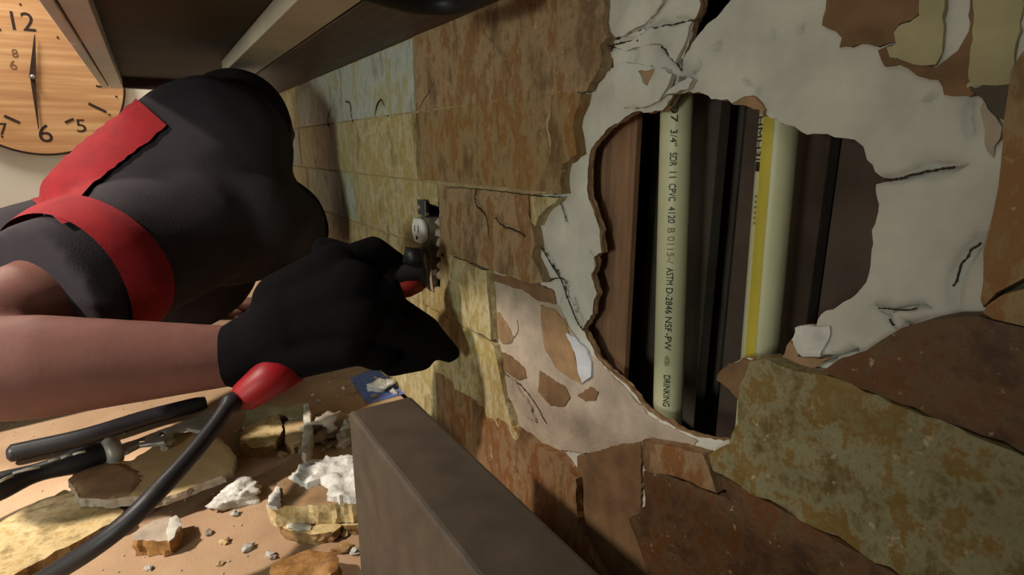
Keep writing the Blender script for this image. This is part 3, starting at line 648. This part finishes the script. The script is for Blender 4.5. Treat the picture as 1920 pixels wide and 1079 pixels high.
legs = blob('jeans', [('c', hip+Vector((0,-.04,-.02)), .145, hip+Vector((0,.04,-.02)), .145), ('c', hip+Vector((0,-.08,-.05)), .10, foot1+Vector((0,0,.42)), .07), ('c', foot1+Vector((0,0,.42)), .07, foot1, .055), ('c', hip+Vector((0,.08,-.05)), .10, foot2+Vector((0,0,.42)), .07), ('c', foot2+Vector((0,0,.42)), .07, foot2, .055)], M_JEAN, person, .012, 4)
for f in (foot1, foot2): blob('shoe', [('c', f+Vector((-.04,0,-.035)), .044, f+Vector((.12,0,-.045)), .034)], M_BLACK, person, .008, 3)
# right glove, fingers closed round the tool
kn = [S(628,500,.575), S(662,540,.560), S(672,592,.558), S(655,645,.565)]
f_ = []
pal = S(560, 600, .585)
f_ += [('c', S(452,665,.60), .036, S(500,640,.595), .038), ('c', S(500,640,.595), .038, pal, .044), ('c', pal, .042, kn[1], .028), ('c', S(540,570,.59), .036, kn[0], .024), ('c', pal, .042, kn[2], .027), ('c', S(545,650,.59), .036, kn[3], .024)]
tips = [[S(700,470,.600), S(748,500,.625)], [S(725,545,.575), S(742,580,.62)], [S(728,606,.572), S(742,625,.612)], [S(705,668,.578), S(722,672,.605)]]
for a, (b, c) in zip(kn, tips): f_ += [('c', a, .0175, b, .0155), ('c', b, .0155, c, .0135)]
f_ += [('c', S(600,650,.575), .024, S(700,610,.575), .019), ('c', S(700,610,.575), .019, S(775,630,.60), .0175), ('c', S(775,630,.60), .0175, S(842,664,.615), .010), ('c', S(735,688,.605), .011, S(790,672,.612), .014), ('c', S(720,575,.605), .020, S(800,618,.615), .015), ('c', S(800,618,.615), .014, S(848,662,.62), .009), ('c', S(610,470,.60), .015, S(690,500,.60), .018)]
gl = blob('glove', f_, M_GLOVE, person, .0035, 4)

# ------------------------------------------------------------------ power tool in the hand
ta = S(462, 742, .565); tbp = S(728, 540, .622); dv = (tbp-ta).normalized()
t = thing('power_tool', 'black and red corded power tool held in the black glove', 'power tool', ta)
bm = bmesh.new(); tube(bm, [ta+dv*.004, ta+dv*.02, ta+dv*.06, ta+dv*.10, ta+dv*.13, tbp-dv*.012, tbp], [.012, .0175, .023, .025, .024, .0215, .019], 28); obj('tool_body', bm, M_BLACK, t, True)
bm = bmesh.new(); tube(bm, [ta-dv*.010, ta-dv*.003, ta+dv*.02, ta+dv*.05], [.0105, .0155, .0190, .0245], 28); o = obj('end_cap', bm, M_RED, t, True); o['label'] = 'red rear end cap'
hx = S(885, 510, .628); 
bm = bmesh.new(); tube(bm, [S(690,532,.612), S(730,524,.616), S(765,517,.620), S(790,512,.624), S(796,511,.625)], [.0175, .0185, .0185, .0182, .0160], 28); obj('tool_head', bm, M_BLACK, t, True)
bm = bmesh.new(); tube(bm, [S(690,556,.606), S(730,547,.608), S(765,539,.611), S(790,532,.615)], [.006, .0105, .0110, .008], 18); o = obj('grip_insert', bm, mat('tool_red_dark', (120, 26, 24), .5), t, True); o['label'] = 'dark red side insert'
bm = bmesh.new(); tube(bm, [S(773,497,.612), S(778,466,.612)], [.012, .0112], 4); obj('lever', bm, M_BLACK, t)
bm = bmesh.new()
cp = [ta-dv*.01, S(432,757,.548), S(400,803,.515), S(352,862,.475), S(300,918,.445), S(240,978,.43), S(165,1035,.425), S(60,1100,.43)]
cv = curve(cp, 8); tube(bm, cv, [.0095 if i < 10 else .0074 for i in range(len(cv))], 14); obj('power_cord', bm, M_RUB, t, True)

# ------------------------------------------------------------------ hand tool lying on the counter
t = thing('pry_tool', 'black handled steel pry tool with collar and two holes lying on the debris', 'tool', onz(210, 860, CT))
zt = CT+.035
P = lambda x, y, z=zt: onz(x, y, z)
bm = bmesh.new(); hp = [P(-70,940), P(0,912), P(60,890), P(120,872), P(170,856), P(200,848)]
tube(bm, curve(hp, 6), [.013+.0025*math.sin(i*.35) for i in range(31)], 18, flat=.9); h_ = obj('handle', bm, M_RUB, t, True)
def lay(bm, a, b, z, name=None, wd=.0016):
    p, q = P(*a, z), P(*b, z); d = (q-p).normalized(); n = Vector((-d.y, d.x, 0))*wd
    vs = [bm.verts.new(v) for v in (p+n, q+n*.6, q-n*.6, p-n)]; bm.faces.new(vs)
M_MARK = mat('pale_marking', (190, 186, 178), .4)
bm = bmesh.new(); zz = zt+.0138
for a, b in (((-5,906),(24,892)), ((24,888),(75,876)), ((90,866),(112,860)), ((114,860),(134,853)), ((136,853),(160,847))):
    tube(bm, [P(*a, zz), P((a[0]+b[0])/2, (a[1]+b[1])/2-1, zz+.0004), P(*b, zz)], .0014, 8)
o = obj('pale_lettering', bm, M_MARK, h_, True); o.matrix_parent_inverse = Matrix(); o['label'] = 'worn pale marking'
bm = bmesh.new(); c0, c1 = P(196,852), P(226,842); tube(bm, [c0, c0.lerp(c1,.3), c0.lerp(c1,.7), c1], [.0135, .0165, .0165, .013], 20); obj('collar', bm, M_STEEL, t, True)
bm = bmesh.new()
hd2 = [(215,838),(232,836),(262,826),(300,810),(330,800),(360,790),(385,776),(402,770),(408,782),(396,800),(378,812),(350,806),(325,815),(308,832),(280,836),(262,838),(240,850),(222,856)]
slab(bm, G(hd2, CT+.034), fz, h=CT+.037, back=CT+.032, sp=.004, amp=.0004, step=.005, jit=.0001, edge=.0008, holes=[G([(255,830),(262,826),(272,825),(277,828),(270,832),(260,834)], CT+.034), G([(298,818),(303,813),(311,814),(310,819),(303,822)], CT+.034)])
o = obj('steel_head', bm, M_STEEL, t)
bar2 = bmesh.new(); tube(bar2, curve([onz(14,852,CT+.013), onz(60,842,CT+.013), onz(160,819,CT+.013), onz(280,782,CT+.013), onz(386,755,CT+.013)], 6), [.008]+[.0125]*23+[.010], 16, flat=.8)
tag(obj('tool_grip', bar2, M_RUB, None, True), 'thick plain black bar lying behind the steel pry tool, under the forearm', 'bar')

# ------------------------------------------------------------------ debris
def piece(name, label, cat, pts, zt, m, th, side=None, group=None, amp=.0012, jit=.0012, parts=(), mid=.0018, sp=.005, edge=.001, cracks=(), tilt=None):
    bm = bmesh.new(); mats = [m]+([side] if side else [])
    slab(bm, G(pts, zt), fz, h=zt, back=zt-th, sp=sp, amp=amp, nscale=60, step=.004, jit=jit, edge=edge, side=1 if side else None, cracks=cracks, tilt=tilt, mid=mid)
    o = tag(obj(name, bm, mats), label, cat, group); return o
def addpart(parent, name, pts, zt, m, th, label=None, **k):
    bm = bmesh.new(); a = dict(sp=.004, amp=.002, nscale=80, step=.003, jit=.001, edge=.0015); a.update(k); slab(bm, G(pts, zt), fz, h=zt, back=zt-th, **a)
    o = obj(name, bm, m, parent); 
    if label: o['label'] = label
    return o
piece('stone_tile', 'large pale yellow stone tile piece in the lower left corner', 'tile', [(-60,1020),(0,978),(60,945),(120,918),(150,925),(205,936),(232,956),(222,975),(150,1012),(70,1052),(0,1095),(-60,1120)], CT+.0165, DB_Y, .016, DB_B, amp=.0016)
o = piece('drywall_piece', 'large flat tan drywall sheet piece under the black cord', 'drywall', [(128,898),(150,880),(172,866),(245,864),(300,828),(335,812),(372,806),(400,812),(430,838),(443,856),(436,880),(415,892),(385,902),(330,925),(292,936),(250,930),(210,936),(148,934)], CT+.027, M_PAPER, .010, M_PLD, amp=.0005)
addpart(o, 'bare_paper', [(129,898),(150,881),(175,868),(230,868),(262,882),(268,900),(250,926),(210,934),(150,932)], CT+.0278, M_TAN, .0008, 'darker torn paper patch', amp=.0003)
o = piece('tile_chunk', 'small squarish tile chunk with tan backing, right of the large yellow tile piece', 'tile', [(246,1003),(262,990),(286,976),(312,970),(330,966),(340,978),(330,1002),(318,1012),(285,1012),(250,1012)], CT+.017, M_PLD, .0165, DB_O)
addpart(o, 'plaster_ridge', [(318,972),(330,966),(340,978),(326,1005),(316,1010),(312,990)], CT+.019, M_PL, .003, amp=.003)
bm = bmesh.new(); q = onz(447, 928, CT+.008); lump(bm, q, .019, 3, 4, .6, (1.25, .8, .62)); tag(obj('plaster_lump', bm, M_PLW, None, True), 'white crumpled plaster lump lying alone beside the cord', 'plaster')
piece('tile_chunk', 'yellow stone chunk with broken dark right edge leaning on white plaster', 'tile', [(449,832),(452,812),(470,795),(498,783),(520,778),(528,790),(531,806),(520,822),(516,834),(500,837),(470,838)], CT+.016, DB_Y, .0155, DB_B, amp=.003)
piece('tile_chunk', 'small tan stone chunk between yellow stone chunk and white upright plaster', 'tile', [(533,792),(548,786),(568,784),(570,805),(569,826),(550,834),(536,830)], CT+.014, M_PAPER, .0135, DB_B)
piece('plaster_piece', 'cream plaster sheet behind the yellow stone chunk', 'plaster', [(456,795),(462,768),(478,752),(500,758),(540,762),(572,752),(580,758),(576,786),(545,784),(520,776),(495,784),(470,800)], CT+.014, M_CREAM, .012, M_PLD)
piece('plaster_piece', 'thin upright white plaster strip at the end of the yellow stone chunk', 'plaster', [(570,756),(579,756),(583,790),(586,808),(580,830),(574,850),(566,848),(568,820),(570,790)], CT+.024, M_PL, .022, M_PL)
o = piece('tile_slab', 'tan backed tile slab with white crumbly plaster on top beside the grey box', 'tile', [(500,945),(506,925),(520,905),(545,890),(570,870),(600,860),(680,855),(700,930),(670,938),(620,945),(560,948),(515,952)], CT+.034, M_TAN, .022, DB_Y)
addpart(o, 'white_plaster', [(540,888),(560,872),(580,860),(610,855),(690,850),(690,928),(655,930),(625,930),(612,928),(618,908),(600,898),(575,905)], CT+.041, M_PLW, .009, 'white crumbly plaster', amp=.005, edge=.003)
addpart(o, 'plaster_rim', [(501,946),(506,926),(518,908),(524,912),(526,940),(520,950)], CT+.0385, M_PLW, .005)
piece('tile_slab', 'yellow stone slab edge lying under the crumbly plaster slab', 'tile', [(545,962),(600,950),(700,936),(700,980),(650,985),(600,980),(560,972)], CT+.011, DB_Y, .0105, DB_B)
o = piece('tile_chunk', 'flat sharp chunk with white top in front of the crumbly plaster slab', 'tile', [(524,976),(545,970),(585,973),(585,990),(600,972),(625,975),(640,985),(625,998),(590,1002),(550,996),(532,990)], CT+.012, DB_Y, .0115, DB_B)
addpart(o, 'white_plaster', [(524,976),(540,972),(560,976),(584,974),(582,990),(560,992),(540,986)], CT+.0145, M_PL, .003, amp=.001)
piece('tile_chunk', 'rough orange brown stone chunk at the bottom edge near the grey box', 'tile', [(500,1090),(508,1062),(530,1045),(560,1036),(600,1030),(625,1034),(636,1050),(632,1068),(600,1090),(550,1100)], CT+.020, DB_O, .0195, DB_O, amp=.004)
piece('tile_chunk', 'thin brown sliver of tile behind the rough orange brown chunk', 'tile', [(620,1028),(640,1014),(665,1020),(650,1030)], CT+.006, DB_B, .0055)
bm = bmesh.new(); slab(bm, G([(655,710),(712,688),(742,715),(760,738),(690,757)], CT+.001), fz, h=CT+.001, back=CT+.0001, sp=.008, amp=.0004, step=.01, jit=0)
tag(obj('masking_tape', bm, M_BLUE), 'strip of blue masking tape on the counter between the glove and the grey box', 'tape')
bm = bmesh.new(); lump(bm, onz(612,800,CT+.012), .020, 11, 4, .7, (1.25, 1, .7)); tag(obj('plaster_lump', bm, M_PLD, None, True), 'greyish plaster lump behind the grey box corner', 'plaster')
bm = bmesh.new(); lump(bm, onz(646,806,CT+.007), .011, 12, 3, .6); tag(obj('plaster_lump', bm, M_PL, None, True), 'small white plaster lump touching the corner of the grey box', 'plaster')
bm = bmesh.new(); lump(bm, onz(648,826,CT+.006), .010, 15, 3, .6); tag(obj('plaster_lump', bm, M_PLD, None, True), 'small plaster lump below the white one at the box corner', 'plaster')
bm = bmesh.new(); lump(bm, onz(714,722,CT+.009), .014, 19, 3, .8, (1.3, 1, .6)); tag(obj('plaster_lump', bm, M_PLW, None, True), 'white plaster lump resting on the blue tape', 'plaster')

# crumbs: seen one by one, and small ones scattered
cm = []
for i in range(6):
    bm = bmesh.new(); lump(bm, (0,0,0), 1.0, 30+i, 2, .7, (1.2, 1, .75)); bmesh.ops.recalc_face_normals(bm, faces=bm.faces)
    me = bpy.data.meshes.new('plaster_crumb'); bm.to_mesh(me); bm.free(); me.materials.append((M_PLW, M_PLD, M_PAPER)[i%3]); cm.append(me)
crumbs = [(498,845,4.5,'round white crumb just below the yellow stone chunk'),(515,849,4,'round white crumb, second in the row below the yellow stone chunk'),(527,853,5,'largest round crumb of the row below the yellow stone chunk'),(548,845,3,'small crumb right of the row below the yellow stone chunk'),(566,846,4,'crumb at the foot of the upright plaster strip'),
 (578,842,5,'pale crumb beside the foot of the upright plaster strip'),(597,753,4,'crumb standing alone above the greyish plaster lump'),(660,736,4,'crumb at the left edge of the blue tape'),(587,741,3,'crumb nearest the underside of the glove'),(644,728,3,'tiny crumb between glove and blue tape'),(640,774,3,'tiny dark edged crumb left of the box corner'),(629,765,2.5,'tiny crumb above the box corner lumps'),
 (441,963,4,'crumb alone on bare counter below the white crumpled lump'),(391,1000,3.5,'crumb left of the two small specks in the middle of bare counter'),(422,1015,4,'crumb on the shadow line near the bottom centre'),(463,1027,5,'tan crumb near the bottom, left of the orange chunk'),(510,901,2.5,'tiny crumb between white lump and crumbly slab'),(494,890,2,'speck above the tiny crumb by the crumbly slab'),
 (505,1040,4,'pale crumb touching the shadow left of the orange chunk'),(512,1045,3,'small crumb next to the pale crumb by the orange chunk'),(647,1000,4,'crumb against the lower side of the grey box'),(666,1035,4.5,'crumb beside the box at the bottom'),(608,830,4,'crumb below the greyish plaster lump'),(617,838,3.5,'tan crumb lowest below the greyish plaster lump'),(606,846,3,'tiny crumb right of the upright plaster strip foot'),
 (600,778,5,'crumb on top side of the greyish plaster lump'),(448,805,2.5,'dark speck left of the yellow stone chunk'),(444,810,2,'speck left of the yellow stone chunk, lower one'),(310,838,5,'pale crumb resting by the steel tool head'),(412,1058,2.5,'speck at the bottom edge centre'),(280,1066,3,'speck at the bottom edge near the cord'),(700,744,4,'white crumb on the near side of the blue tape'),(704,708,2.5,'tiny white crumb on the far side of the blue tape'),(738,735,6,'tan crumb at the right end of the blue tape')]
for i, (x, y, s, lab) in enumerate(crumbs):
    o = bpy.data.objects.new('plaster_crumb', cm[i%6]); sc.collection.objects.link(o); r = s*.00095; zc = CT+r*.55
    if (x, y) == (310, 838): zc = CT+.0275+r*.5
    o.location = onz(x, y, zc); o.scale = (r, r, r); o.rotation_euler = (0, 0, i*1.3); tag(o, lab, 'crumb', 'plaster crumbs on the counter')
# dust and grit too fine to count
bm = bmesh.new()
for i in range(420):
    x = RNG.uniform(-.50, -.0); y = RNG.uniform(.42, 1.0); r = RNG.uniform(.0003, .0011)
    bmesh.ops.create_icosphere(bm, subdivisions=1, radius=r, matrix=Matrix.Translation((x, y, CT+r*.95)))
o = tag(obj('plaster_grit', bm, M_PL), 'fine pale grit scattered over the tan countertop', 'grit'); o['kind'] = 'stuff'
